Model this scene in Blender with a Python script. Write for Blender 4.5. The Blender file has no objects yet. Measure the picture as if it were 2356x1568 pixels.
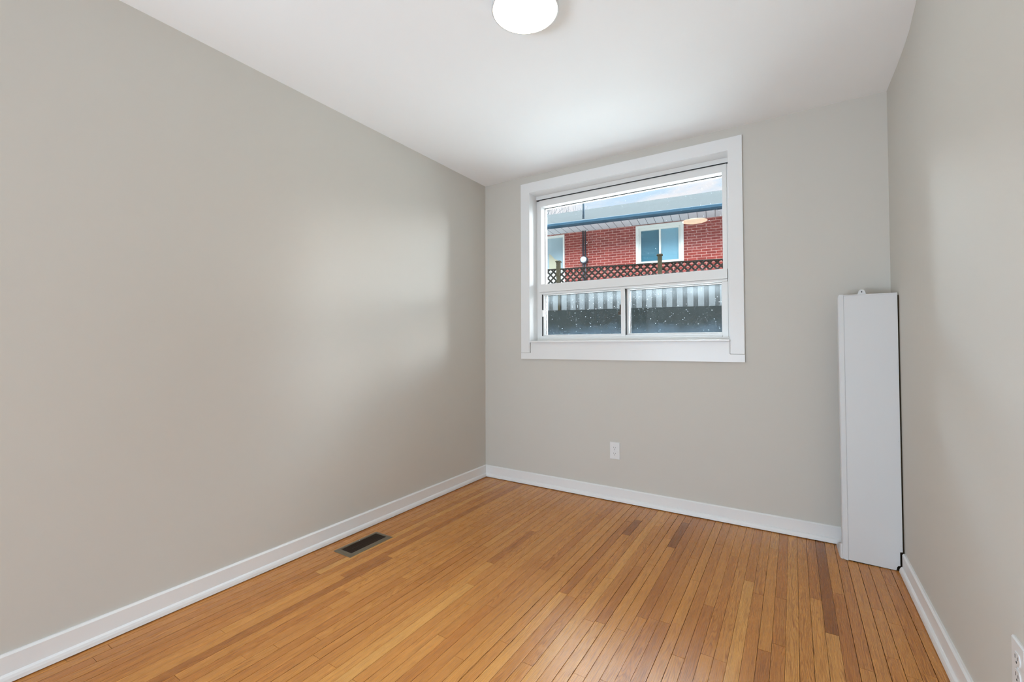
import bpy, bmesh, math, random
from mathutils import Vector, Matrix
R = math.radians
random.seed(7)
C = bpy.context.scene.collection
S = bpy.context.scene

# ------------------------------------------------------------------ camera
cam_d = bpy.data.cameras.new('camera')
cam = bpy.data.objects.new('camera', cam_d); C.objects.link(cam)
right = Vector((0.84511344, 0.53457829, -0.00305371))
up = Vector((0.01440694, -0.01706495, 0.99975058))
fwd = Vector((-0.53439284, 0.84494665, 0.02212345))
m = Matrix.Identity(4)
for i in range(3):
    m[i][0] = right[i]; m[i][1] = up[i]; m[i][2] = -fwd[i]
m[0][3], m[1][3], m[2][3] = 2.1139, -2.91785, 1.05863
cam.matrix_world = m
cam_d.sensor_fit = 'HORIZONTAL'; cam_d.sensor_width = 36.0
cam_d.lens = 1018.115 / 2356 * 36
cam_d.shift_x = -3.08 / 2356; cam_d.shift_y = -14.77 / 2356
cam_d.clip_start = 0.02; cam_d.clip_end = 500
S.camera = cam

# ------------------------------------------------------------------ colour management
S.view_settings.view_transform = 'Standard'
S.view_settings.look = 'None'
S.view_settings.gamma = 1.0
S.view_settings.exposure = -0.02
S.view_settings.use_curve_mapping = False
try:
    S.cycles.use_denoising = True
    S.cycles.max_bounces = 14; S.cycles.diffuse_bounces = 9; S.cycles.transparent_max_bounces = 24
    S.cycles.sample_clamp_indirect = 6.0
except Exception:
    pass

# ------------------------------------------------------------------ node helper
class NT:
    def __init__(self, tree): self.t = tree; self.n = tree.nodes; self.l = tree.links
    def add(self, kind, ins=None, **props):
        nd = self.n.new(kind)
        for k, v in props.items(): setattr(nd, k, v)
        if ins:
            for k, v in ins.items():
                s = nd.inputs[k]
                if isinstance(v, bpy.types.NodeSocket): self.l.new(v, s)
                else: s.default_value = v
        return nd
    def math(self, op, a, b=None, c=None, clamp=False):
        nd = self.n.new('ShaderNodeMath'); nd.operation = op; nd.use_clamp = clamp
        for i, v in enumerate((a, b, c)):
            if v is None: continue
            if isinstance(v, bpy.types.NodeSocket): self.l.new(v, nd.inputs[i])
            else: nd.inputs[i].default_value = v
        return nd.outputs[0]
    def mix(self, f, a, b, blend='MIX'):
        nd = self.n.new('ShaderNodeMix'); nd.data_type = 'RGBA'; nd.blend_type = blend
        for s, v in ((nd.inputs[0], f), (nd.inputs[6], a), (nd.inputs[7], b)):
            if isinstance(v, bpy.types.NodeSocket): self.l.new(v, s)
            else: s.default_value = v if not isinstance(v, tuple) or len(v) == 4 else (*v, 1)
        return nd.outputs[2]
    def smooth(self, v, lo, hi, a=0.0, b=1.0):
        nd = self.n.new('ShaderNodeMapRange'); nd.interpolation_type = 'SMOOTHSTEP'
        if isinstance(v, bpy.types.NodeSocket): self.l.new(v, nd.inputs[0])
        for i, x in enumerate((lo, hi, a, b)): nd.inputs[i + 1].default_value = x
        return nd.outputs[0]
    def noise(self, vec, scale, detail=3, rough=0.5, dist=0.0):
        nd = self.add('ShaderNodeTexNoise', {'Scale': scale, 'Detail': detail, 'Roughness': rough, 'Distortion': dist})
        if vec is not None: self.l.new(vec, nd.inputs['Vector'])
        return nd.outputs[0]

# ------------------------------------------------------------------ sky (broken cloud, brighter overhead)
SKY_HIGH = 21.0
SKY_LOBE = 185.0
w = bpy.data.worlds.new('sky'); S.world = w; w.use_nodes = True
w.node_tree.nodes.clear(); n = NT(w.node_tree)
tc = n.add('ShaderNodeTexCoord')
sep = n.add('ShaderNodeSeparateXYZ', {0: tc.outputs['Generated']})
z = sep.outputs[2]
mp = n.add('ShaderNodeMapping', {'Vector': tc.outputs['Generated'], 'Scale': (3.0, 3.0, 9.0), 'Location': (0.45, 0.2, 0.1)})
cl = n.noise(mp.outputs[0], 1.6, 6, 0.55)
clh = n.math('SUBTRACT', n.math('ADD', cl, n.math('MULTIPLY', n.math('SUBTRACT', 0.34, z), 2.2)), 0.0)
cf = n.smooth(clh, 0.56, 0.72)
blue = n.mix(n.smooth(z, 0.0, 0.5), (0.74, 0.88, 1.0), (0.58, 0.79, 1.0))
low = n.mix(cf, blue, (0.98, 0.95, 0.97))
ax = n.math('ABSOLUTE', sep.outputs[0])
# unseen bright lobes added at either side to light the room
side_lobe = n.math('MULTIPLY', n.math('MULTIPLY', n.smooth(ax, 0.54, 0.86), n.smooth(sep.outputs[1], 0.02, 0.25)),
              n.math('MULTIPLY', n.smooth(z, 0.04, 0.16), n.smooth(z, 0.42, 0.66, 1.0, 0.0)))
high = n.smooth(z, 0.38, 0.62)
col = n.mix(n.math('MAXIMUM', high, side_lobe), low, (0.88, 0.97, 1.0))
stg = n.math('ADD', n.math('ADD', 1.0, n.math('MULTIPLY', high, SKY_HIGH - 1.0)), n.math('MULTIPLY', n.math('MULTIPLY', side_lobe, n.smooth(sep.outputs[0], -0.4, 0.4, 1.9, 1.0)), SKY_LOBE))
ground = n.smooth(z, -0.02, 0.02)
col2 = n.mix(ground, (0.25, 0.26, 0.24), col)
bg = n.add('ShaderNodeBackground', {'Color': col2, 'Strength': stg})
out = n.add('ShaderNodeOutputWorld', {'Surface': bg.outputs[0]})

# ------------------------------------------------------------------ unseen fill light added behind the camera to brighten the room
FILL_W = 96.0
ld = bpy.data.lights.new('added_fill_light', 'AREA'); ld.shape = 'RECTANGLE'; ld.size = 1.8; ld.size_y = 1.05
ld.energy = FILL_W; ld.color = (0.755, 0.95, 1.14)
lo = bpy.data.objects.new('added_fill_light', ld); C.objects.link(lo)
lo.location = (0.95, -5.0, 0.60); lo.rotation_euler = (R(110), 0, R(-11))

# ------------------------------------------------------------------ materials
def mat(name, color, rough=0.5, spec=0.5, metal=0.0, bump=None, coat=0.0, vary=None):
    M = bpy.data.materials.new(name); M.use_nodes = True
    n = NT(M.node_tree); n.n.clear()
    p = n.add('ShaderNodeBsdfPrincipled', {'Base Color': (*color, 1), 'Roughness': rough, 'Specular IOR Level': spec, 'Metallic': metal, 'Coat Weight': coat})
    tc = n.add('ShaderNodeTexCoord').outputs['Object']
    if vary:
        sc, amt = vary
        f = n.noise(tc, sc, 4)
        c = n.mix(n.math('MULTIPLY', n.smooth(f, 0.3, 0.7), amt), (*color, 1), tuple(x * 0.6 for x in color))
        n.l.new(c, p.inputs['Base Color'])
    if bump:
        sc, st, d = bump
        b = n.add('ShaderNodeBump', {'Strength': st, 'Distance': d, 'Height': n.noise(tc, sc, 3)})
        n.l.new(b.outputs[0], p.inputs['Normal'])
    n.add('ShaderNodeOutputMaterial', {'Surface': p.outputs[0]})
    return M
M_wall = mat('wall_paint', (0.605, 0.583, 0.536), 0.75, 0.25, bump=(260, 0.12, 0.001))
M_ceil = mat('ceiling_paint', (0.90, 0.915, 0.925), 0.85, 0.2, bump=(200, 0.1, 0.001))
M_trim = mat('white_trim_paint', (0.81, 0.815, 0.815), 0.33, 0.5, bump=(60, 0.05, 0.001))
M_vinyl = mat('window_vinyl', (0.80, 0.80, 0.79), 0.35, 0.5)
M_dark = mat('gasket_and_gap_black', (0.02, 0.02, 0.02), 0.6)
M_gap = mat('dark_gap', (0.03, 0.018, 0.01), 0.9, 0.1)
M_metal_white = mat('white_enamel', (0.665, 0.675, 0.685), 0.38, 0.5)
M_inside_shade = mat('painted_inside_shade', (0.05, 0.035, 0.02), 0.9, 0.1)  # shade inside the corner cover, put into a near-black colour
M_bronze = mat('register_bronze', (0.20, 0.165, 0.115), 0.42, 0.5, 0.5)
M_bronze_dark = mat('register_louver', (0.035, 0.02, 0.012), 0.55, 0.3, 0.3)
M_black = mat('duct_black', (0.006, 0.005, 0.004), 0.9, 0.1)
M_plastic = mat('outlet_plastic', (0.76, 0.765, 0.77), 0.3, 0.5)
M_slot = mat('outlet_slot', (0.05, 0.05, 0.05), 0.6)
M_screw = mat('painted_screw', (0.55, 0.55, 0.55), 0.4)
M_latch = mat('brown_latch', (0.05, 0.035, 0.02), 0.4)
M_hall = mat('hall_paint', (0.75, 0.75, 0.74), 0.8)

def mat_emit(name, color, strength):
    M = bpy.data.materials.new(name); M.use_nodes = True
    n = NT(M.node_tree); n.n.clear()
    e = n.add('ShaderNodeEmission', {'Color': (*color, 1), 'Strength': strength})
    n.add('ShaderNodeOutputMaterial', {'Surface': e.outputs[0]})
    return M
M_lamp = mat_emit('lamp_diffuser', (1.0, 0.88, 0.62), 17.0)

def mat_glass(name, fog_lo, fog_hi, fog_amt, drops, haze=0.0, hue=(0.55, 0.62, 0.66),  tint=(0.97, 0.99, 1.0), refl=0.05):
    """Clear pane: see-through with a faint mirror; condensation rises from the bottom, dried rain spots."""
    M = bpy.data.materials.new(name); M.use_nodes = True
    n = NT(M.node_tree); n.n.clear()
    tc = n.add('ShaderNodeTexCoord').outputs['Object']
    sp = n.add('ShaderNodeSeparateXYZ', {0: tc})
    big = n.noise(tc, 7.0, 4, 0.6)
    fog = n.math('MULTIPLY', n.smooth(n.math('ADD', sp.outputs[2], n.math('MULTIPLY', n.math('SUBTRACT', big, 0.5), 0.14)), fog_lo, fog_hi, 1.0, 0.0), fog_amt)
    fine = n.noise(tc, 260.0, 2, 0.6)
    fog = n.math('MULTIPLY', fog, n.smooth(fine, 0.25, 0.65, 0.5, 1.0))
    tot = n.math('MULTIPLY', n.math('MULTIPLY', n.smooth(sp.outputs[2], 1.34, 1.45), n.smooth(big, 0.3, 0.7, 0.4, 1.0)), haze)
    for sc, thr, amt, off in drops:
        mp = n.add('ShaderNodeCombineXYZ', {0: n.math('ADD', sp.outputs[0], off), 1: n.math('ADD', sp.outputs[2], off * 1.7), 2: 0.0})
        v = n.add('ShaderNodeTexVoronoi', {'Vector': mp.outputs[0], 'Scale': sc, 'Randomness': 1.0})
        cs = n.add('ShaderNodeSeparateColor', {0: v.outputs['Color']})
        keep = n.math('GREATER_THAN', cs.outputs[0], thr)
        rad = n.math('ADD', 0.07, n.math('MULTIPLY', n.math('POWER', cs.outputs[1], 2.0), 0.14))
        dot = n.math('LESS_THAN', v.outputs['Distance'], rad)
        d = n.math('MULTIPLY', n.math('MULTIPLY', dot, keep), amt)
        tot = n.math('MAXIMUM', tot, d)
    tr = n.add('ShaderNodeBsdfTransparent', {'Color': (*tint, 1)})
    gl = n.add('ShaderNodeBsdfGlossy', {'Color': (1, 1, 1, 1), 'Roughness': 0.0})
    fr = n.add('ShaderNodeFresnel', {'IOR': 1.35})
    mx = n.add('ShaderNodeMixShader', {0: n.math('MULTIPLY', fr.outputs[0], 1.0), 1: tr.outputs[0], 2: gl.outputs[0]})
    df = n.add('ShaderNodeBsdfDiffuse', {'Color': (*hue, 1)})
    tl = n.add('ShaderNodeBsdfTranslucent', {'Color': (*hue, 1)})
    hz = n.add('ShaderNodeMixShader', {0: 0.5, 1: df.outputs[0], 2: tl.outputs[0]})
    # condensation is a thinner, bluer film than the dried spots
    wet = n.add('ShaderNodeBsdfDiffuse', {'Color': (0.11, 0.145, 0.18, 1)})
    wet2 = n.add('ShaderNodeBsdfTranslucent', {'Color': (0.045, 0.068, 0.092, 1)})
    wz = n.add('ShaderNodeMixShader', {0: 0.5, 1: wet.outputs[0], 2: wet2.outputs[0]})
    m1 = n.add('ShaderNodeMixShader', {0: fog, 1: mx.outputs[0], 2: wz.outputs[0]})
    m2 = n.add('ShaderNodeMixShader', {0: tot, 1: m1.outputs[0], 2: hz.outputs[0]})
    n.add('ShaderNodeOutputMaterial', {'Surface': m2.outputs[0]})
    return M
M_glass_up = mat_glass('upper_pane_glass', 1.50, 1.56, 0.04, [(230, 0.66, 0.28, 0.0), (120, 0.88, 0.38, 3.1)])
M_glass_low = mat_glass('lower_pane_glass', 1.10, 1.22, 0.32, [(190, 0.55, 0.28, 1.0), (95, 0.68, 0.55, 5.3)], haze=0.12)

# floor boards
def mat_floor():
    M = bpy.data.materials.new('oak_strip_flooring'); M.use_nodes = True
    n = NT(M.node_tree); n.n.clear()
    at = n.add('ShaderNodeAttribute', attribute_name='board')
    sc = n.add('ShaderNodeSeparateColor', {0: at.outputs['Color']})
    tone, seed, kind = sc.outputs[0], sc.outputs[1], sc.outputs[2]
    tc = n.add('ShaderNodeTexCoord').outputs['Object']
    sp = n.add('ShaderNodeSeparateXYZ', {0: tc})
    x, y = sp.outputs[0], sp.outputs[1]
    off = n.math('MULTIPLY', seed, 91.0)
    # cathedral figure: stretched noise contour lines
    v1 = n.add('ShaderNodeCombineXYZ', {0: n.math('MULTIPLY', x, 15.0), 1: n.math('MULTIPLY', y, 1.5), 2: off})
    warp = n.noise(v1.outputs[0], 1.0, 3, 0.5)
    rings = n.math('ADD', n.math('MULTIPLY', warp, n.math('ADD', 5.0, n.math('MULTIPLY', kind, 22.0))), n.math('MULTIPLY', x, n.math('SUBTRACT', 260.0, n.math('MULTIPLY', kind, 120.0))))
    fr = n.math('FRACT', rings)
    ring = n.smooth(n.math('ABSOLUTE', n.math('SUBTRACT', fr, 0.5)), 0.18, 0.5)
    # fine pores
    v2 = n.add('ShaderNodeCombineXYZ', {0: n.math('MULTIPLY', x, 300.0), 1: n.math('MULTIPLY', y, 11.0), 2: off})
    pores = n.noise(v2.outputs[0], 1.0, 3, 0.65)
    v3 = n.add('ShaderNodeCombineXYZ', {0: n.math('MULTIPLY', x, 60.0), 1: n.math('MULTIPLY', y, 2.2), 2: off})
    streak = n.noise(v3.outputs[0], 1.0, 4, 0.6)
    ramp = n.add('ShaderNodeValToRGB', {0: tone})
    e = ramp.color_ramp.elements
    e[0].position = 0.0; e[0].color = (0.29, 0.105, 0.027, 1)
    e[1].position = 1.0; e[1].color = (0.74, 0.400, 0.122, 1)
    a = ramp.color_ramp.elements.new(0.32); a.color = (0.52, 0.213, 0.054, 1)
    a = ramp.color_ramp.elements.new(0.66); a.color = (0.65, 0.303, 0.080, 1)
    base = ramp.outputs[0]
    c1 = n.mix(n.math('MULTIPLY', ring, n.math('ADD', 0.46, n.math('MULTIPLY', kind, 0.25))), base, n.mix(1.0, base, (0.60, 0.46, 0.36), 'MULTIPLY'))
    c2 = n.mix(n.smooth(pores, 0.46, 0.68, 0.0, 0.65), c1, n.mix(1.0, c1, (0.52, 0.40, 0.30), 'MULTIPLY'))
    c3 = n.mix(n.smooth(streak, 0.35, 0.68, 0.0, 0.45), c2, n.mix(1.0, c2, (1.22, 1.18, 1.10), 'MULTIPLY'))
    # a few dark nail marks and knots
    vv = n.add('ShaderNodeTexVoronoi', {'Vector': tc, 'Scale': 7.0})
    cs = n.add('ShaderNodeSeparateColor', {0: vv.outputs['Color']})
    spot = n.math('MULTIPLY', n.math('LESS_THAN', vv.outputs['Distance'], 0.028), n.math('GREATER_THAN', cs.outputs[0], 0.72))
    c4 = n.mix(n.math('MULTIPLY', spot, 0.8), c3, (0.05, 0.02, 0.01))
    rgh = n.math('ADD', 0.20, n.math('MULTIPLY', pores, 0.16))
    hgt = n.math('ADD', n.math('MULTIPLY', pores, -0.6), n.math('MULTIPLY', n.noise(tc, 9.0, 2), 1.4))
    b = n.add('ShaderNodeBump', {'Strength': 0.22, 'Distance': 0.0016, 'Height': hgt})
    p = n.add('ShaderNodeBsdfPrincipled', {'Base Color': c4, 'Roughness': rgh, 'Specular IOR Level': 0.38, 'Normal': b.outputs[0]})
    n.add('ShaderNodeOutputMaterial', {'Surface': p.outputs[0]})
    return M
M_floor = mat_floor()

# ------------------------------------------------------------------ mesh helpers
def box(bm, a, b, mi=0):
    x0, y0, z0 = (min(a[i], b[i]) for i in range(3)); x1, y1, z1 = (max(a[i], b[i]) for i in range(3))
    v = [bm.verts.new(p) for p in ((x0, y0, z0), (x1, y0, z0), (x1, y1, z0), (x0, y1, z0), (x0, y0, z1), (x1, y0, z1), (x1, y1, z1), (x0, y1, z1))]
    for f in ((0, 3, 2, 1), (4, 5, 6, 7), (0, 1, 5, 4), (1, 2, 6, 5), (2, 3, 7, 6), (3, 0, 4, 7)):
        bm.faces.new([v[i] for i in f]).material_index = mi
    return v
def prism(bm, pts, fn, a, b, mi=0):
    """extrude the 2-D outline pts from a to b; fn(u, v, t) -> xyz"""
    A = [bm.verts.new(fn(p[0], p[1], a)) for p in pts]; B = [bm.verts.new(fn(p[0], p[1], b)) for p in pts]
    k = len(pts)
    for i in range(k):
        bm.faces.new([A[i], A[(i + 1) % k], B[(i + 1) % k], B[i]]).material_index = mi
    bm.faces.new(A[::-1]).material_index = mi; bm.faces.new(B).material_index = mi
def tube(bm, p0, p1, r0, r1=None, seg=12, mi=0):
    r1 = r0 if r1 is None else r1
    p0, p1 = Vector(p0), Vector(p1); d = (p1 - p0).normalized()
    a = d.orthogonal().normalized(); b = d.cross(a)
    A = []; B = []
    for i in range(seg):
        t = 2 * math.pi * i / seg; o = a * math.cos(t) + b * math.sin(t)
        A.append(bm.verts.new(p0 + o * r0)); B.append(bm.verts.new(p1 + o * r1))
    for i in range(seg):
        bm.faces.new([A[i], A[(i + 1) % seg], B[(i + 1) % seg], B[i]]).material_index = mi
    bm.faces.new(A[::-1]).material_index = mi; bm.faces.new(B).material_index = mi
def lathe(bm, prof, center, seg=48, axis='Z', mi=0):
    rings = []
    cx, cy, cz = center
    for r, h in prof:
        ring = []
        for i in range(seg):
            t = 2 * math.pi * i / seg
            if axis == 'Z': ring.append(bm.verts.new((cx + r * math.cos(t), cy + r * math.sin(t), cz + h)))
            elif axis == 'Y': ring.append(bm.verts.new((cx + r * math.cos(t), cy + h, cz + r * math.sin(t))))
            else: ring.append(bm.verts.new((cx + h, cy + r * math.cos(t), cz + r * math.sin(t))))
        rings.append(ring)
    for a, b in zip(rings, rings[1:]):
        for i in range(seg): bm.faces.new([a[i], a[(i + 1) % seg], b[(i + 1) % seg], b[i]]).material_index = mi
    bm.faces.new(rings[0][::-1]).material_index = mi; bm.faces.new(rings[-1]).material_index = mi
def obj(name, bm, mats, parent=None, smooth=False, bevel=0.0, seg=2):
    bmesh.ops.recalc_face_normals(bm, faces=bm.faces[:])
    me = bpy.data.meshes.new(name); bm.to_mesh(me); bm.free()
    for M in (mats if isinstance(mats, (list, tuple)) else [mats]): me.materials.append(M)
    if smooth: me.shade_smooth()
    o = bpy.data.objects.new(name, me); C.objects.link(o)
    if parent:      # meshes are drawn in room coordinates, or in their parent's own frame when it is marked local
        o.parent = parent
        if parent.type == 'EMPTY' and parent.name not in LOCAL: o.matrix_parent_inverse = Matrix.Translation(parent.location).inverted()
    if bevel:
        md = o.modifiers.new('bevel', 'BEVEL'); md.width = bevel; md.segments = seg; md.limit_method = 'ANGLE'; md.angle_limit = R(35)
    return o
LOCAL = set()
def BM(): return bmesh.new()
def struct(name, bm, mats, **k):
    o = obj(name, bm, mats, **k); o['kind'] = 'structure'; return o
def empty(name, loc, rz=0.0, label=None, cat=None, group=None, kind=None, local=False):
    o = bpy.data.objects.new(name, None); C.objects.link(o); o.location = loc; o.rotation_euler = (0, 0, rz)
    if local or rz: LOCAL.add(o.name)
    o.empty_display_size = 0.1
    if label: o['label'] = label
    if cat: o['category'] = cat
    if group: o['group'] = group
    if kind: o['kind'] = kind
    return o

# ------------------------------------------------------------------ room shell
W, H, D = 2.5357, 2.35, 3.45        # width, height; the room runs from y=0 (window wall) to y=-D
T = 0.24                            # window wall thickness
ox0, ox1, oz0, oz1 = 0.412, 1.812, 1.060, 2.229   # rough opening

bm = BM(); box(bm, (-0.12, -D - 1.7, -0.1), (0, T, H + 0.1)); struct('wall_left', bm, M_wall)
bm = BM()
box(bm, (0, 0, -0.1), (ox0, T, H + 0.1)); box(bm, (ox1, 0, -0.1), (W + 0.1, T, H + 0.1))
box(bm, (ox0, 0, -0.1), (ox1, T, oz0)); box(bm, (ox0, 0, oz1), (ox1, T, H + 0.1))
struct('wall_back', bm, M_wall)
# right wall: plaster that bows a few millimetres near the ceiling
bm = BM()
def bow(y):
    pts = [(-3.5, -0.004), (-1.2, -0.010), (-0.719, -0.0105), (-0.615, -0.0045), (-0.516, 0.002), (-0.40, 0.0046), (-0.235, 0.0049), (0.0, 0.0013)]
    for (a, va), (b, vb) in zip(pts, pts[1:]):
        if a <= y <= b: return va + (vb - va) * (y - a) / (b - a)
    return -0.004
ys = [0, -0.06, -0.12, -0.18, -0.235, -0.32, -0.40, -0.46, -0.516, -0.57, -0.615, -0.66, -0.719, -0.9, -1.2, -1.8, -2.6, -D - 1.7]
zs = [-0.1, 0.0, 1.0, 1.7, 2.05, 2.2, H, H + 0.1]
g = [[bm.verts.new((W + bow(y) * max(0, min(1, (zz - 1.0) / 1.35)) ** 1.5, y, zz)) for zz in zs] for y in ys]
for i in range(len(ys) - 1):
    for j in range(len(zs) - 1): bm.faces.new([g[i][j], g[i + 1][j], g[i + 1][j + 1], g[i][j + 1]])
be = [[bm.verts.new((W + 0.12, y, zz)) for zz in (zs[0], zs[-1])] for y in (ys[0], ys[-1])]
bm.faces.new([be[0][0], be[0][1], be[1][1], be[1][0]])
bm.faces.new([r[0] for r in g] + [be[1][0], be[0][0]])
bm.faces.new([r[-1] for r in g] + [be[1][1], be[0][1]])
bm.faces.new(g[0] + [be[0][1], be[0][0]]); bm.faces.new(g[-1] + [be[1][1], be[1][0]])
o = struct('wall_right', bm, M_wall, smooth=False)
bm = BM(); box(bm, (-0.12, -D - 1.7, H), (W + 0.12, T, H + 0.12)); struct('ceiling', bm, M_ceil)
# unseen rear wall; wide opening and hallway added to let the fill light in
bm = BM(); box(bm, (0, -D, 0), (0.25, -D - 0.12, H)); box(bm, (2.40, -D, 0), (W, -D - 0.12, H)); box(bm, (0.25, -D, 2.12), (2.40, -D - 0.12, H))
struct('wall_rear', bm, M_wall)
bm = BM(); box(bm, (0, -D - 1.7, 0), (W, -D - 1.82, H)); struct('wall_hall', bm, M_hall)

# floor: separate oak strips with hairline gaps over a dark subfloor
def build_floor():
    bm = BM(); lay = bm.loops.layers.float_color.new('board')
    rnd = random.Random(21)
    edges = []
    x = 1.7899
    xs = [x]
    while xs[-1] < W + 0.02: xs.append(xs[-1] + 0.0408)
    l = x
    while l > -0.02: l -= 0.0416; xs.insert(0, l)
    # boards picked out in the photograph: x on the board, [y ends ...] with tones between
    special = {
        2.215: [(0.0, -0.915, 0.08), (-0.915, -2.1, 0.80)],
        1.930: [(0.0, -0.668, 0.42), (-0.668, -1.9, 0.86)],
        2.012: [(-0.25, -1.146, 0.62), (-1.146, -1.9, 0.25)],
        2.175: [(0.0, -0.680, 0.35), (-0.680, -1.6, 0.72)],
        1.545: [(-0.14, -0.512, 0.06), (-0.512, -1.3, 0.6)],
        1.300: [(-0.25, -0.488, 0.05), (-0.488, -1.2, 0.55)],
        1.258: [(0.0, -0.354, 0.20), (-0.354, -1.0, 0.5)],
        0.850: [(-0.72, -1.143, 0.26), (-1.143, -2.1, 0.72)],
        1.470: [(-0.80, -1.300, 0.30), (-1.300, -2.2, 0.72)],
        1.513: [(-0.75, -1.590, 0.66), (-1.590, -2.4, 0.70)],
        1.265: [(-0.3, -1.192, 0.28), (-1.192, -2.2, 0.80)],
        0.903: [(-0.6, -1.348, 0.50), (-1.348, -2.4, 0.85)],
        0.10: [(-0.5, -1.8, 0.50)],
    }
    yend = -D - 1.7
    for i in range(len(xs) - 1):
        a, b = xs[i], xs[i + 1]
        a, b = max(a, 0.0), min(b, W)
        if b - a < 0.004: continue
        sp = None
        for k, v in special.items():
            if a <= k < b: sp = v
        segs = []
        y = 0.0 + rnd.uniform(0, 0.0)
        rowtone = rnd.gauss(0, 0.06)
        marks = [(s[0], s[1], s[2]) for s in sp] if sp else []
        while y > yend:
            mk = next((s for s in marks if abs(s[0] - y) < 1e-6), None)
            if mk: segs.append((y, mk[1], mk[2])); y = mk[1]; continue
            L = rnd.choice([rnd.uniform(0.25, 0.5), rnd.uniform(0.5, 1.1), rnd.uniform(0.9, 1.7)])
            nxt = y - L
            for s in marks:
                if s[0] < y - 1e-6 and nxt < s[0] + 0.12: nxt = s[0]
            t = 0.55 + rowtone + rnd.gauss(0, 0.095)
            if rnd.random() < 0.035: t -= 0.26
            segs.append((y, max(nxt, yend), t)); y = nxt
        wide = rnd.choice([0.0008, 0.0010, 0.0014, 0.0019, 0.0027])
        for (ya, yb, t) in segs:
            t = max(0.0, min(1.0, t)); seed = rnd.random(); kd = rnd.random() ** 1.6
            gx = wide * 0.5; gy = rnd.uniform(0.0003, 0.0009)
            tl = rnd.gauss(0, 0.00009)
            e0, e1 = a + gx, b - gx
            tlt = lambda xx: tl * ((xx - e0) / (e1 - e0) * 2 - 1)
            # slight crown across each strip
            cols = [(e0, -0.00022), (e0 + 0.0022, -0.00003), ((e0 + e1) / 2, 0.0), (e1 - 0.0022, -0.00003), (e1, -0.00022)]
            y0, y1 = ya - gy, yb + gy
            top = [[bm.verts.new((xx, yy, zz + tlt(xx))) for xx, zz in cols] for yy in (y0, y1)]
            bot = [[bm.verts.new((xx, yy, -0.006)) for xx in (e0, e1)] for yy in (y0, y1)]
            fs = []
            for k in range(4): fs.append(bm.faces.new([top[0][k], top[1][k], top[1][k + 1], top[0][k + 1]]))
            fs.append(bm.faces.new([top[0][0], bot[0][0], bot[1][0], top[1][0]]))
            fs.append(bm.faces.new([top[0][4], top[1][4], bot[1][1], bot[0][1]]))
            fs.append(bm.faces.new([top[0][0], top[0][1], top[0][2], top[0][3], top[0][4], bot[0][1], bot[0][0]]))
            fs.append(bm.faces.new([top[1][4], top[1][3], top[1][2], top[1][1], top[1][0], bot[1][0], bot[1][1]]))
            for f in fs:
                for lp in f.loops: lp[lay] = (t, seed, kd, 1)
    box(bm, (-0.12, yend, -0.12), (W + 0.12, T, -0.006), mi=1)
    return struct('floor', bm, [M_floor, M_gap])
build_floor()

# baseboards with shoe moulding, one profile (offset from wall, height)
BH, BT, ST = 0.091, 0.012, 0.0237
bprof = [(0, 0.0045), (0, BH), (BT * 0.55, BH), (BT, BH - 0.006), (BT, 0.0300), (BT + 0.003, 0.0290), (BT + 0.0075, 0.0245), (BT + 0.0105, 0.0165), (ST, 0.0045)]
bm = BM(); prism(bm, bprof, lambda u, v, t: (u, t, v), -D, -0.0); struct('baseboard_left', bm, M_trim)
bm = BM(); prism(bm, bprof, lambda u, v, t: (t, -u, v), 0.0, 2.34); struct('baseboard_back', bm, M_trim)
bm = BM(); prism(bm, bprof, lambda u, v, t: (W - u, t, v), -D, -0.222); struct('baseboard_right', bm, M_trim)

# ------------------------------------------------------------------ window
win = empty('window_1', (1.1125, 0, 1.085), kind='structure')
cx0, cx1 = 0.3505, 1.8745       # casing outer
ix0, ix1, iz1 = 0.427, 1.798, 2.213
CT = 0.018
bm = BM()
prism(bm, [(cx0, 0.996), (ix0, 0.996), (ix0, iz1), (ix1, iz1), (ix1, 0.998), (cx1, 0.998), (cx1, 2.2895), (cx0, 2.2895)], lambda u, v, t: (u, t, v), -CT, 0.0)
obj('casing', bm, M_trim, win, bevel=0.0012)
bm = BM()
prism(bm, [(cx0 - 0.0015, 0.948), (cx1 + 0.001, 0.950), (cx1 + 0.001, 0.9966), (ix1 - 0.0018, 0.9966), (ix1 - 0.0018, 1.0725), (ix0 + 0.007, 1.0725), (ix0 + 0.007, 0.9945), (cx0 - 0.0015, 0.9945)],
      lambda u, v, t: (u, t, v), -CT + 0.001, 0.0)
obj('apron', bm, M_trim, win, bevel=0.0012)
bm = BM(); box(bm, (ix0, -CT - 0.020, 1.0725), (ix1, 0.20, 1.0850)); obj('stool', bm, M_trim, win, bevel=0.002)
bm = BM()   # painted liner of the reveal
box(bm, (ix0 - 0.014, 0, 1.062), (ix0, 0.205, 2.229)); box(bm, (ix1, 0, 1.062), (ix1 + 0.014, 0.205, 2.229)); box(bm, (ix0, 0, iz1), (ix1, 0.205, 2.229))
obj('jamb_liner', bm, M_trim, win)
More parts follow.
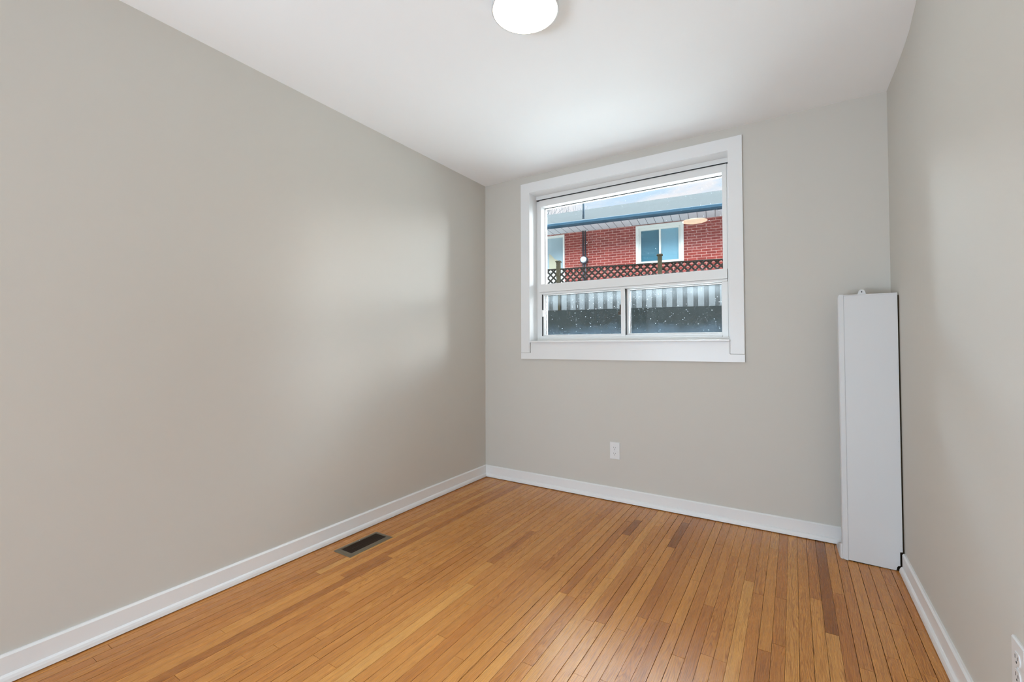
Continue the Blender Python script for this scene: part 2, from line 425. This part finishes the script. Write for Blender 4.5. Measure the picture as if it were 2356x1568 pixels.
# vinyl frame
FY = 0.088
bm = BM()
box(bm, (ix0, FY, 2.182), (ix1, 0.190, iz1))                    # head strip above the dark gap
box(bm, (ix0, FY + 0.014, 1.085), (ix0 + 0.028, 0.190, 2.182))  # outer stiles
box(bm, (ix1 - 0.020, FY + 0.008, 1.085), (ix1, 0.190, 2.182))
box(bm, (ix0 + 0.028, FY + 0.002, 2.127), (ix1 - 0.020, 0.190, 2.1765))   # upper sash head
box(bm, (ix0 + 0.028, FY + 0.008, 2.1765), (ix1 - 0.020, 0.190, 2.182), mi=0)
box(bm, (ix0 + 0.030, FY - 0.001, 1.521), (0.4705, 0.190, 2.127))         # upper sash left stile
box(bm, (1.7520, FY + 0.002, 1.521), (ix1 - 0.020, 0.190, 2.127))         # right stile
obj('upper_frame', bm, M_vinyl, win, bevel=0.0015)
bm = BM(); box(bm, (ix0 + 0.005, FY - 0.004, 2.1758), (ix1 - 0.002, FY + 0.02, 2.1812)); obj('dark_gap_strip', bm, M_dark, win)  # black strip standing in for the dark gap under the head strip
bm = BM()
box(bm, (0.455, FY - 0.008, 1.4600), (ix1 - 0.022, 0.190, 1.5210))
box(bm, (0.455, FY - 0.002, 1.4440), (ix1 - 0.022, 0.190, 1.4580))
box(bm, (0.457, FY + 0.004, 1.4580), (ix1 - 0.024, 0.190, 1.4600))
obj('transom_bar', bm, M_vinyl, win, bevel=0.0012)
bm = BM()   # lower frame: stiles, sill tracks
box(bm, (0.4555, FY + 0.004, 1.085), (0.4720, 0.190, 1.444)); box(bm, (1.7440, FY + 0.002, 1.085), (ix1 - 0.020, 0.190, 1.444))
box(bm, (ix0 + 0.012, FY - 0.010, 1.0850), (ix1 - 0.006, 0.190, 1.1000)); box(bm, (0.4720, FY - 0.002, 1.1000), (1.7440, 0.190, 1.1115)); box(bm, (0.4720, FY + 0.006, 1.1115), (1.7440, 0.190, 1.1225))
obj('lower_frame', bm, M_vinyl, win, bevel=0.0014)
# glazing beads and gaskets
bm = BM()
y0, y1 = 0.150, 0.156
for a, b in (((0.4705, y0, 1.521), (0.4730, y1, 2.127)), ((1.7495, y0, 1.521), (1.752, y1, 2.127)), ((0.4705, y0, 2.1235), (1.752, y1, 2.127))): box(bm, a, b)
obj('glazing_gasket', bm, M_dark, win)
bm = BM(); box(bm, (0.4700, 0.158, 1.515), (1.7525, 0.162, 2.128)); obj('upper_pane', bm, M_glass_up, win)
# left lower sash
def sash(x0, x1, z0, z1, yf, yg, sw_l, sw_r, hb, ht):
    bm = BM()
    box(bm, (x0, yf, z0), (x0 + sw_l, yg + 0.012, z1)); box(bm, (x1 - sw_r, yf, z0), (x1, yg + 0.012, z1))
    box(bm, (x0 + sw_l, yf, z0), (x1 - sw_r, yg + 0.012, z0 + hb)); box(bm, (x0 + sw_l, yf, z1 - ht), (x1 - sw_r, yg + 0.012, z1))
    s = obj('sliding_sash', bm, M_vinyl, win, bevel=0.001)
    bm = BM()
    a, b, c, d = x0 + sw_l, x1 - sw_r, z0 + hb, z1 - ht
    for q in (((a, yg - 0.004, c), (a + 0.0025, yg, d)), ((b - 0.0025, yg - 0.004, c), (b, yg, d)), ((a, yg - 0.004, d - 0.003), (b, yg, d))): box(bm, *q)
    obj('sash_gasket', bm, M_dark, s)
    bm = BM(); box(bm, (a - 0.002, yg, c - 0.002), (b + 0.002, yg + 0.004, d + 0.002)); obj('lower_pane', bm, M_glass_low, s)
    return s
s1 = sash(0.4765, 1.126, 1.1225, 1.4430, 0.105, 0.135, 0.010, 0.022, 0.009, 0.006)
s2 = sash(1.126, 1.7440, 1.1225, 1.4430, 0.122, 0.158, 0.020, 0.006, 0.010, 0.006)
bm = BM(); box(bm, (0.4720, FY + 0.008, 1.1225), (0.4765, 0.150, 1.444)); obj('dark_channel_strip', bm, M_dark, win)  # black strip standing in for the dark gap beside the sash
bm = BM(); box(bm, (1.1020, FY - 0.003, 1.112), (1.1300, 0.150, 1.4445)); obj('meeting_stile', bm, M_vinyl, win, bevel=0.0012)
bm = BM(); box(bm, (1.1300, FY + 0.006, 1.123), (1.1325, 0.12, 1.443)); obj('dark_channel_strip', bm, M_dark, win)  # black strip drawn in along the meeting stile
bm = BM(); box(bm, (0.466, FY - 0.003, 1.272), (0.484, FY + 0.016, 1.322)); obj('sash_stop', bm, M_vinyl, win, bevel=0.001)
bm = BM(); box(bm, (1.089, FY + 0.006, 1.285), (1.102, FY + 0.014, 1.335)); box(bm, (1.081, FY, 1.262), (1.102, FY + 0.016, 1.288)); l_ = obj('sash_latch', bm, M_latch, win, bevel=0.002); l_['label'] = 'dark brown sliding latch'

# ------------------------------------------------------------------ ceiling light
LC = (1.285, -1.518, H)
lamp = empty('ceiling_light', LC, label='round flush white ceiling light, switched on, in the middle of the ceiling', cat='ceiling light')
bm = BM(); lathe(bm, [(0.112, 0.0), (0.118, -0.006), (0.1245, -0.030), (0.1260, -0.044), (0.1245, -0.0475), (0.1205, -0.0480)], LC, 64); obj('housing', bm, M_metal_white, lamp, smooth=True)
bm = BM(); lathe(bm, [(0.1200, -0.040), (0.1200, -0.0482), (0.112, -0.0510), (0.095, -0.0535), (0.06, -0.0555), (0.02, -0.0560)], LC, 64); obj('diffuser', bm, M_lamp, lamp, smooth=True)

# ------------------------------------------------------------------ floor register
reg = empty('floor_register', (0.170, -1.335, 0), label='bronze metal floor vent set into the oak boards along the long bare wall', cat='floor vent')
rx0, rx1, ry0, ry1 = 0.104, 0.236, -1.473, -1.197
jx0, jx1, jy0, jy1 = 0.126, 0.211, -1.447, -1.218
def ring(bm, o, zo, i, zi):
    A = [bm.verts.new((x, y, zo)) for x, y in ((o[0], o[2]), (o[1], o[2]), (o[1], o[3]), (o[0], o[3]))]
    B = [bm.verts.new((x, y, zi)) for x, y in ((i[0], i[2]), (i[1], i[2]), (i[1], i[3]), (i[0], i[3]))]
    for k in range(4): bm.faces.new([A[k], A[(k + 1) % 4], B[(k + 1) % 4], B[k]])
bm = BM()
ring(bm, (rx0, rx1, ry0, ry1), 0.0004, (rx0 + 0.0015, rx1 - 0.0015, ry0 + 0.0015, ry1 - 0.0015), 0.0030)
ring(bm, (rx0 + 0.0015, rx1 - 0.0015, ry0 + 0.0015, ry1 - 0.0015), 0.0030, (rx0 + 0.010, rx1 - 0.010, ry0 + 0.010, ry1 - 0.010), 0.0062)
ring(bm, (rx0 + 0.010, rx1 - 0.010, ry0 + 0.010, ry1 - 0.010), 0.0062, (jx0, jx1, jy0, jy1), 0.0062)
ring(bm, (jx0, jx1, jy0, jy1), 0.0062, (jx0 + 0.001, jx1 - 0.001, jy0 + 0.001, jy1 - 0.001), 0.0006)
bmesh.ops.remove_doubles(bm, verts=bm.verts[:], dist=1e-5)
obj('register_frame', bm, M_bronze, reg)
bm = BM(); box(bm, (jx0, jy0, 0.0003), (jx1, jy1, 0.0010)); obj('duct_opening', bm, M_black, reg)
bm = BM()
k = 27
for i in range(k):
    y = jy0 + 0.004 + (jy1 - jy0 - 0.008) * i / (k - 1)
    prism(bm, [(-0.0030, 0.0012), (-0.0020, 0.0010), (0.0028, 0.0048), (0.0018, 0.0050)], lambda u, v, t, y=y: (t, y + u, v), jx0 + 0.001, jx1 - 0.001)
box(bm, ((jx0 + jx1) / 2 - 0.001, jy0, 0.001), ((jx0 + jx1) / 2 + 0.001, jy1, 0.0045))
obj('louvers', bm, M_bronze_dark, reg)
bm = BM(); box(bm, (jx0 - 0.003, -1.330, 0.006), (jx0 + 0.001, -1.327, 0.0078)); obj('damper_lever', bm, M_metal_white, reg)

# ------------------------------------------------------------------ electrical outlets
def outlet(loc, rz, label):
    e = empty('electrical_outlet', loc, rz, label, 'outlet', 'duplex outlets', local=True)
    bm = BM()
    prof = [(-0.035, -0.057), (0.035, -0.057), (0.035, 0.057), (-0.035, 0.057)]
    A = [bm.verts.new((x, 0, z)) for x, z in prof]; B = [bm.verts.new((x, -0.003, z)) for x, z in prof]
    F = [bm.verts.new((x * 0.93, -0.0062, z * 0.955)) for x, z in prof]
    for k in range(4):
        bm.faces.new([A[k], A[(k + 1) % 4], B[(k + 1) % 4], B[k]]); bm.faces.new([B[k], B[(k + 1) % 4], F[(k + 1) % 4], F[k]])
    bm.faces.new(F); bm.faces.new(A[::-1])
    obj('cover_plate', bm, M_plastic, e)
    for s in (1, -1):
        zc = 0.0195 * s
        bm = BM()
        pts = [(0.0170 * math.cos(t), zc + max(-0.0135, min(0.0135, 0.0170 * math.sin(t)))) for t in [2 * math.pi * i / 32 for i in range(32)]]
        prism(bm, pts, lambda u, v, t: (u, t, v), -0.0082, -0.004)
        r = obj('receptacle', bm, M_plastic, e)
        bm = BM()
        box(bm, (-0.0075, -0.0086, zc - 0.001), (-0.0055, -0.0080, zc + 0.0075)); box(bm, (0.0055, -0.0086, zc - 0.0005), (0.0075, -0.0080, zc + 0.0065))
        tube(bm, (0, -0.0080, zc - 0.0075), (0, -0.0086, zc - 0.0075), 0.0027, seg=12)
        obj('slots', bm, M_slot, r)
    bm = BM(); tube(bm, (0, -0.0060, 0), (0, -0.0078, 0), 0.0028, 0.0022)
    obj('screw', bm, M_screw, e)
    return e
outlet((1.0815, 0.0, 0.3365), 0.0, 'white double wall outlet below the window')
outlet((W, -1.4600, 0.3290), R(-90), 'white double wall outlet low on the nearer wall, cut by the picture edge')

# ------------------------------------------------------------------ tall white corner cover
cov = empty('corner_cover', (2.42, -0.12, 0), label='tall narrow white metal cover standing upright in the corner beside the window wall', cat='cover panel')
YF = -0.205
bm = BM()
out_ = [(2.3255, 0.006), (2.5040, 0.0020), (2.5065, 0.010), (2.5075, 0.018), (2.5120, 0.0235), (2.5190, 0.0250), (2.5190, 0.0885), (2.5285, 0.0905), (2.5290, 1.2935), (2.3255, 1.2920)]
prism(bm, out_, lambda u, v, t: (u, t, v), YF, YF + 0.0015)
# hairline fold running up the panel
obj('front_panel', bm, M_metal_white, cov)
bm = BM(); box(bm, (2.4408, YF - 0.0003, 0.05), (2.4414, YF, 1.285)); obj('panel_fold', bm, M_metal_white, cov)
for p in ((2.5215, 0.60), (2.5225, 0.118)):
    bm = BM(); tube(bm, (p[0], YF, p[1]), (p[0], YF - 0.0008, p[1]), 0.0016); obj('rivet', bm, M_screw, cov)
bm = BM()   # rolled corner flange on the left
prof = [(2.3030, -0.150), (2.3030, -0.200), (2.3045, -0.2055), (2.3085, -0.2085), (2.3250, -0.2085), (2.3265, -0.2070), (2.3265, YF), (2.3090, YF), (2.3060, -0.2020), (2.3045, -0.198), (2.3045, -0.150)]
A = []; B = []
for (x, y) in prof:
    zt = 1.2985 - max(0, (2.3085 - x)) * 1.4 - max(0, (y + 0.2085)) * 0.25
    zb = 0.004 + max(0, (2.3100 - x)) * 1.2 + max(0, y + 0.2085) * 0.30
    A.append(bm.verts.new((x, y, zb))); B.append(bm.verts.new((x, y, zt)))
k = len(prof)
for i in range(k): bm.faces.new([A[i], A[(i + 1) % k], B[(i + 1) % k], B[i]])
bm.faces.new(A[::-1]); bm.faces.new(B)
obj('corner_flange', bm, M_metal_white, cov)
bm = BM()   # foot return curving back to the wall trim
plan = [(2.3060, -0.1960, 0.076), (2.2985, -0.1930, 0.074), (2.2945, -0.1840, 0.070), (2.2925, -0.1600, 0.060), (2.2910, -0.1000, 0.036), (2.2900, -0.0300, 0.008)]
rows = []
for (x, y, zt) in plan:
    rows.append([bm.verts.new((x, y, 0.0015)), bm.verts.new((x, y, zt)), bm.verts.new((x + 0.0018, y + 0.0012, zt)), bm.verts.new((x + 0.0018, y + 0.0012, 0.0015))])
for a, b in zip(rows, rows[1:]):
    for k in range(4): bm.faces.new([a[k], a[(k + 1) % 4], b[(k + 1) % 4], b[k]])
bm.faces.new(rows[0]); bm.faces.new(rows[-1][::-1])
obj('foot_return', bm, M_metal_white, cov)
bm = BM(); box(bm, (2.3265, YF - 0.003, 1.2925), (2.5290, -0.155, 1.2965)); obj('top_lip', bm, M_metal_white, cov, bevel=0.0008)
bm = BM()   # keyhole tab
pts = [(2.3815, 1.2950)] + [(2.3985 + 0.0135 * math.cos(t) * 1.0, 1.3065 + 0.0135 * math.sin(t)) for t in [math.pi - math.pi * i / 14 for i in range(15)]] + [(2.4155, 1.2950)]
prism(bm, pts, lambda u, v, t: (u, t, v), -0.1970, -0.1955)
obj('hanging_tab', bm, M_metal_white, cov)
bm = BM(); prism(bm, [(2.3965, 1.3055), (2.4005, 1.3055), (2.4005, 1.3125), (2.3965, 1.3125)], lambda u, v, t: (u, t, v), -0.1974, -0.1969); obj('keyhole', bm, M_slot, cov)
bm = BM()   # dark sheets against both walls, drawn as the shade inside the cover
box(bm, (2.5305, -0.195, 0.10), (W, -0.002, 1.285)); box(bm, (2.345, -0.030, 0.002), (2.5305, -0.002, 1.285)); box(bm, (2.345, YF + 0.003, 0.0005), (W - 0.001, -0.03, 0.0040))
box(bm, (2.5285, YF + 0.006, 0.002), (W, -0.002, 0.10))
i_ = obj('inner_shade', bm, M_inside_shade, cov); i_['label'] = 'dark sheets painted as the shade inside the cover'

# ================================================================== outside
def mat_brick():
    M = bpy.data.materials.new('red_brick'); M.use_nodes = True
    n = NT(M.node_tree); n.n.clear()
    tc = n.add('ShaderNodeTexCoord').outputs['Object']
    sp = n.add('ShaderNodeSeparateXYZ', {0: tc})
    v = n.add('ShaderNodeCombineXYZ', {0: sp.outputs[0], 1: sp.outputs[2], 2: 0.0})
    b = n.add('ShaderNodeTexBrick', {'Vector': v.outputs[0], 'Color1': (0.205, 0.032, 0.024, 1), 'Color2': (0.150, 0.021, 0.016, 1), 'Mortar': (0.38, 0.23, 0.20, 1),
        'Scale': 1.0, 'Mortar Size': 0.0062, 'Mortar Smooth': 0.1, 'Bias': 0.0, 'Brick Width': 0.235, 'Row Height': 0.073})
    b.offset = 0.5
    f = n.noise(tc, 14, 4)
    c = n.mix(n.smooth(f, 0.35, 0.75, 0.0, 0.35), b.outputs[0], (0.12, 0.015, 0.012))
    p = n.add('ShaderNodeBsdfPrincipled', {'Base Color': c, 'Roughness': 0.85, 'Specular IOR Level': 0.2})
    n.add('ShaderNodeOutputMaterial', {'Surface': p.outputs[0]})
    return M
M_brick = mat_brick()
M_shingle = mat('grey_shingles', (0.033, 0.036, 0.037), 1.0, 0.0, vary=(30, 0.6))
M_gutter = mat('dark_blue_gutter', (0.014, 0.038, 0.060), 0.6, 0.05)
M_soffit = mat('soffit_aluminium', (0.36, 0.36, 0.38), 0.6, 0.3)
M_soffit_line = mat('soffit_joint', (0.03, 0.03, 0.03), 0.9)
M_wframe = mat('neighbour_frame', (0.50, 0.51, 0.48), 0.5, 0.3)
M_npane_a = mat('neighbour_pane_dark', (0.036, 0.115, 0.160), 0.25, 0.15)  # reflected blue is put into the colour of both panes
M_npane_b = mat('neighbour_pane_light', (0.13, 0.26, 0.33), 0.25, 0.15)
M_porch = mat('porch_glazing', (0.24, 0.31, 0.34), 0.4, 0.15)
M_blind = mat('cream_blind', (0.30, 0.28, 0.20), 0.7)
M_pipe = mat('black_conduit', (0.008, 0.010, 0.020), 0.4, 0.4)
M_meter = mat('meter_glass', (0.48, 0.56, 0.62), 0.15, 0.6)
M_mast = mat('galvanised_mast', (0.010, 0.018, 0.026), 0.8, 0.05)
M_fence = mat('weathered_lattice', (0.010, 0.0085, 0.007), 0.95, 0.05, vary=(12, 0.6))
M_post = mat('post_wood', (0.024, 0.020, 0.012), 0.95, 0.05, vary=(18, 0.6))
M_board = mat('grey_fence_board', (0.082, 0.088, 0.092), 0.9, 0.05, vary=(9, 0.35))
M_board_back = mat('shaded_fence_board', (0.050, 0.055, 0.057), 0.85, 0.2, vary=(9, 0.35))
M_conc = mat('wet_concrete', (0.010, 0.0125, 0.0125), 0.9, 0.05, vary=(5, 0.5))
M_bounce = mat('pale_bounce_ground', (0.26, 0.265, 0.26), 0.7, 0.3, vary=(3, 0.3))  # unseen ground made pale to bounce light up to the ceiling
M_bark = mat('pale_bark', (0.05, 0.056, 0.060), 1.0, 0.0)
M_siding = mat('white_siding', (0.36, 0.36, 0.35), 0.7)

# ground outside, sloping up away from the house
bm = BM()
prism(bm, [(T, 0.80), (T, 0.94), (1.6, 0.99), (6.2, 1.10), (34.0, 1.10), (34.0, 0.80)], lambda u, v, t: (t, u, v), -22, 16)
struct('ground', bm, M_bounce)

# neighbour's house, local frame: x along the wall, y away from us
HA = R(8.0)
P0 = (-0.9576, 9.5060, 0.0)
house = empty('brick_house', P0, HA, 'red brick bungalow with grey shingled roof, seen through the window behind the fence', 'house')
def hobj(name, bm, m, parent=house, **k):
    return obj(name, bm, m, parent, **k)
GZ = 1.10
bm = BM()
wx0, wx1, wz0, wz1 = -0.640, 0.618, 3.296, 4.362
Lx = -2.735
box(bm, (Lx, 0, GZ), (wx0, 0.25, 4.42)); box(bm, (wx1, 0, GZ), (7.5, 0.25, 4.42)); box(bm, (wx0, 0, GZ), (wx1, 0.25, wz0)); box(bm, (wx0, 0, wz1), (wx1, 0.25, 4.42))
box(bm, (-9.0, 0, 4.36), (Lx, 0.25, 4.42))
hobj('brick_wall', bm, M_brick)
bm = BM()
box(bm, (-9.0, -0.65, 4.395), (7.9, 0.3, 4.425))
s_ = hobj('soffit', bm, M_soffit)
bm = BM()
for i in range(80):
    x = -9.0 + 0.212 * i
    box(bm, (x, -0.64, 4.3935), (x + 0.012, 0.0, 4.396))
hobj('soffit_joints', bm, M_soffit_line, s_)
bm = BM()
prism(bm, [(-0.65, 4.395), (-0.74, 4.405), (-0.775, 4.44), (-0.775, 4.505), (-0.755, 4.515), (-0.65, 4.515)], lambda u, v, t: (t, u, v), -9.1, 8.0)
hobj('gutter', bm, M_gutter)
bm = BM()
# roof plane rising to a ridge
sl = 0.385
prism(bm, [(-0.70, 4.500), (4.0, 4.500 + sl * 4.7), (8.7, 4.500), (8.7, 4.42), (-0.70, 4.42)], lambda u, v, t: (t, u, v + (t + 1) * 0.012 * (1 if v > 4.6 else 0)), -9.2, 8.1)
hobj('roof', bm, M_shingle)
# window of the neighbour
bm = BM()
def frame2(bm, x0, x1, z0, z1, t, ya, yb):
    box(bm, (x0, ya, z0), (x0 + t, yb, z1)); box(bm, (x1 - t, ya, z0), (x1, yb, z1)); box(bm, (x0 + t, ya, z0), (x1 - t, yb, z0 + t * 0.45)); box(bm, (x0 + t, ya, z1 - t), (x1 - t, yb, z1))
frame2(bm, wx0, wx1, wz0, wz1, 0.078, -0.03, 0.12)
frame2(bm, wx0 + 0.078, wx1 - 0.078, wz0 + 0.035, wz1 - 0.078, 0.055, 0.0, 0.12)
box(bm, (-0.022, 0.01, wz0 + 0.03), (0.030, 0.12, wz1 - 0.1))
nw = hobj('window_frame', bm, M_wframe); nw['label'] = 'white framed two-part window'
bm = BM(); box(bm, (wx0 + 0.12, 0.085, wz0 + 0.04), (0.0, 0.095, wz1 - 0.12)); hobj('dark_pane', bm, M_npane_a, nw)
bm = BM(); box(bm, (0.0, 0.06, wz0 + 0.04), (wx1 - 0.12, 0.07, wz1 - 0.12)); hobj('pale_pane', bm, M_npane_b, nw)
# glazed porch bay left of the brick
bm = BM()
box(bm, (Lx - 0.05, -0.02, 3.30), (Lx, 0.10, 4.36))
box(bm, (-5.2, 0.0, 4.30), (Lx - 0.05, 0.10, 4.36)); box(bm, (-5.2, -0.01, 3.25), (Lx - 0.05, 0.10, 3.30)); box(bm, (-3.95, -0.02, 3.30), (-3.90, 0.10, 4.36))
box(bm, (-9.0, 0.0, GZ), (-5.2, 0.25, 4.36))
pf = hobj('porch_frame', bm, M_wframe)
bm = BM(); box(bm, (-5.2, 0.10, 3.30), (Lx - 0.05, 0.12, 4.30)); hobj('porch_pane', bm, M_porch, pf)
bm = BM(); prism(bm, [(-3.26, 3.30), (-2.98, 3.30), (-2.98, 3.62), (-3.08, 3.66), (-3.20, 3.80), (-3.26, 3.84)], lambda u, v, t: (u, t, v), 0.080, 0.095); hobj('porch_curtain', bm, M_blind, pf)
bm = BM(); box(bm, (-5.2, 0.02, GZ), (Lx, 0.20, 3.25)); hobj('white_siding', bm, M_siding)
# service mast, conduit and meter on the neighbour's wall
mm = empty('electric_meter', (P0[0] + math.cos(HA) * -2.12 - math.sin(HA) * -0.06, P0[1] + math.sin(HA) * -2.12 + math.cos(HA) * -0.06, GZ), HA,
           'round glass electricity meter on black conduit fixed to the red brick wall', 'electric meter')
bm = BM(); tube(bm, (-0.028, 0, 0.05), (-0.028, 0, 4.40 - GZ), 0.022); tube(bm, (0.040, 0.0, 0.3), (0.040, 0.0, 4.40 - GZ), 0.020); obj('conduit', bm, M_pipe, mm, smooth=True)
bm = BM(); lathe(bm, [(0.115, 0.0), (0.115, -0.10), (0.10, -0.11)], (0, 0.05, 3.525 - GZ), 24, 'Y'); obj('meter_base', bm, M_pipe, mm, smooth=True)
bm = BM(); lathe(bm, [(0.088, -0.04), (0.088, -0.12), (0.080, -0.15), (0.055, -0.165), (0.01, -0.17)], (0, 0.03, 3.53 - GZ), 24, 'Y'); obj('meter_glass', bm, M_meter, mm, smooth=True)
bm = BM(); tube(bm, (0.0, -0.05, 4.40 - GZ), (0.0, -0.05, 5.55 - GZ), 0.034, 0.030); obj('service_mast', bm, M_mast, mm, smooth=True)

# fence, local frame: x along the fence
FA = R(12.84)
FP = (-2.5020, 6.3657, 0.0)
fence = empty('fence', FP, FA, 'weathered wooden board fence topped with diagonal lattice, in front of the brick house', 'fence')
FX0, FX1 = -4.5, 6.75
for k in range(-2, 4):
    x = 2.25 * k
    bm = BM(); box(bm, (x - 0.046, -0.046, 1.08), (x + 0.046, 0.046, 2.985))
    p_ = obj('post', bm, M_post, fence, bevel=0.004)
    bm = BM(); box(bm, (x - 0.064, -0.064, 2.975), (x + 0.064, 0.064, 2.993)); box(bm, (x - 0.05, -0.05, 2.993), (x + 0.05, 0.05, 3.006)); obj('post_cap', bm, M_post, p_, bevel=0.003)
lz0, lz1 = 2.47, 2.80
for k in range(-2, 3):
    a, b = 2.25 * k + 0.046, 2.25 * (k + 1) - 0.046
    bm = BM()
    box(bm, (a, -0.028, lz1 - 0.004), (b, 0.028, lz1 + 0.022)); box(bm, (a, -0.030, lz0 - 0.05), (b, 0.030, lz0 + 0.004))
    hw = 0.0185; pitch = 0.142
    for sgn, yy in ((1, -0.012), (-1, 0.000)):
        hh = lz1 - lz0
        x = a - hh
        while x < b + hh:
            # strip centre line from (x, lz0) to (x + sgn*hh, lz1)
            pts = []
            xa, za, xb, zb = x, lz0, x + sgn * hh, lz1
            def clip(px, pz, qx, qz, lo, hi):
                t0, t1 = 0.0, 1.0; d = qx - px
                for lim, s in ((lo, 1), (hi, -1)):
                    v0, v1 = s * (px - lim), s * (qx - lim)
                    if v0 < 0 and v1 < 0: return None
                    if v0 < 0: t0 = max(t0, v0 / (v0 - v1))
                    if v1 < 0: t1 = min(t1, v0 / (v0 - v1))
                return None if t1 - t0 < 0.05 else ((px + d * t0, pz + (qz - pz) * t0), (px + d * t1, pz + (qz - pz) * t1))
            c_ = clip(xa, za, xb, zb, a, b)
            if c_:
                (x0, z0), (x1, z1) = c_
                dx, dz = (x1 - x0), (z1 - z0); L = math.hypot(dx, dz); nx, nz = -dz / L * hw, dx / L * hw
                prism(bm, [(x0 - nx, z0 - nz), (x1 - nx, z1 - nz), (x1 + nx, z1 + nz), (x0 + nx, z0 + nz)], lambda u, v, t: (u, t, v), yy, yy + 0.010)
            x += pitch
    obj('lattice_panel', bm, M_fence, fence)
    bm = BM(); x = 0.085 + 0.2085 * math.ceil((a - 0.15 - 0.085) / 0.2085)
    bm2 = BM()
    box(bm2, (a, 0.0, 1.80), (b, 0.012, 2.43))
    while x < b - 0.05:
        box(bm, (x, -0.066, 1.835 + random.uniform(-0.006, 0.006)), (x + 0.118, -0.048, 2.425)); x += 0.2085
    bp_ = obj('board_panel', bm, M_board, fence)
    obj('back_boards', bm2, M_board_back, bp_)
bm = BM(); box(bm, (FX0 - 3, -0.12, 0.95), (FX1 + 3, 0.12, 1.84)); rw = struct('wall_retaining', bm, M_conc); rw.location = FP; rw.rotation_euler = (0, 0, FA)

# bare tree behind the house, far left
tree = empty('bare_tree', (-10.6, 21.0, 0.9), 0, 'bare grey tree rising faintly above the roof at the left edge of the window view', 'tree', local=True)
bm = BM(); rt = random.Random(5)
def branch(p, d, L, r, depth):
    q = p + d * L; tube(bm, p, q, r, r * 0.7, seg=6 if depth < 3 else 4)
    if depth >= 6: return
    for _ in range(3 if depth < 4 else 2):
        nd = (d + Vector((rt.uniform(-0.75, 0.75), rt.uniform(-0.75, 0.75), rt.uniform(-0.15, 0.55)))).normalized()
        branch(q, nd, L * rt.uniform(0.62, 0.85), r * 0.62, depth + 1)
branch(Vector((0, 0, 0)), Vector((0, 0, 1)), 2.6, 0.11, 0)
obj('trunk_and_branches', bm, M_bark, tree)
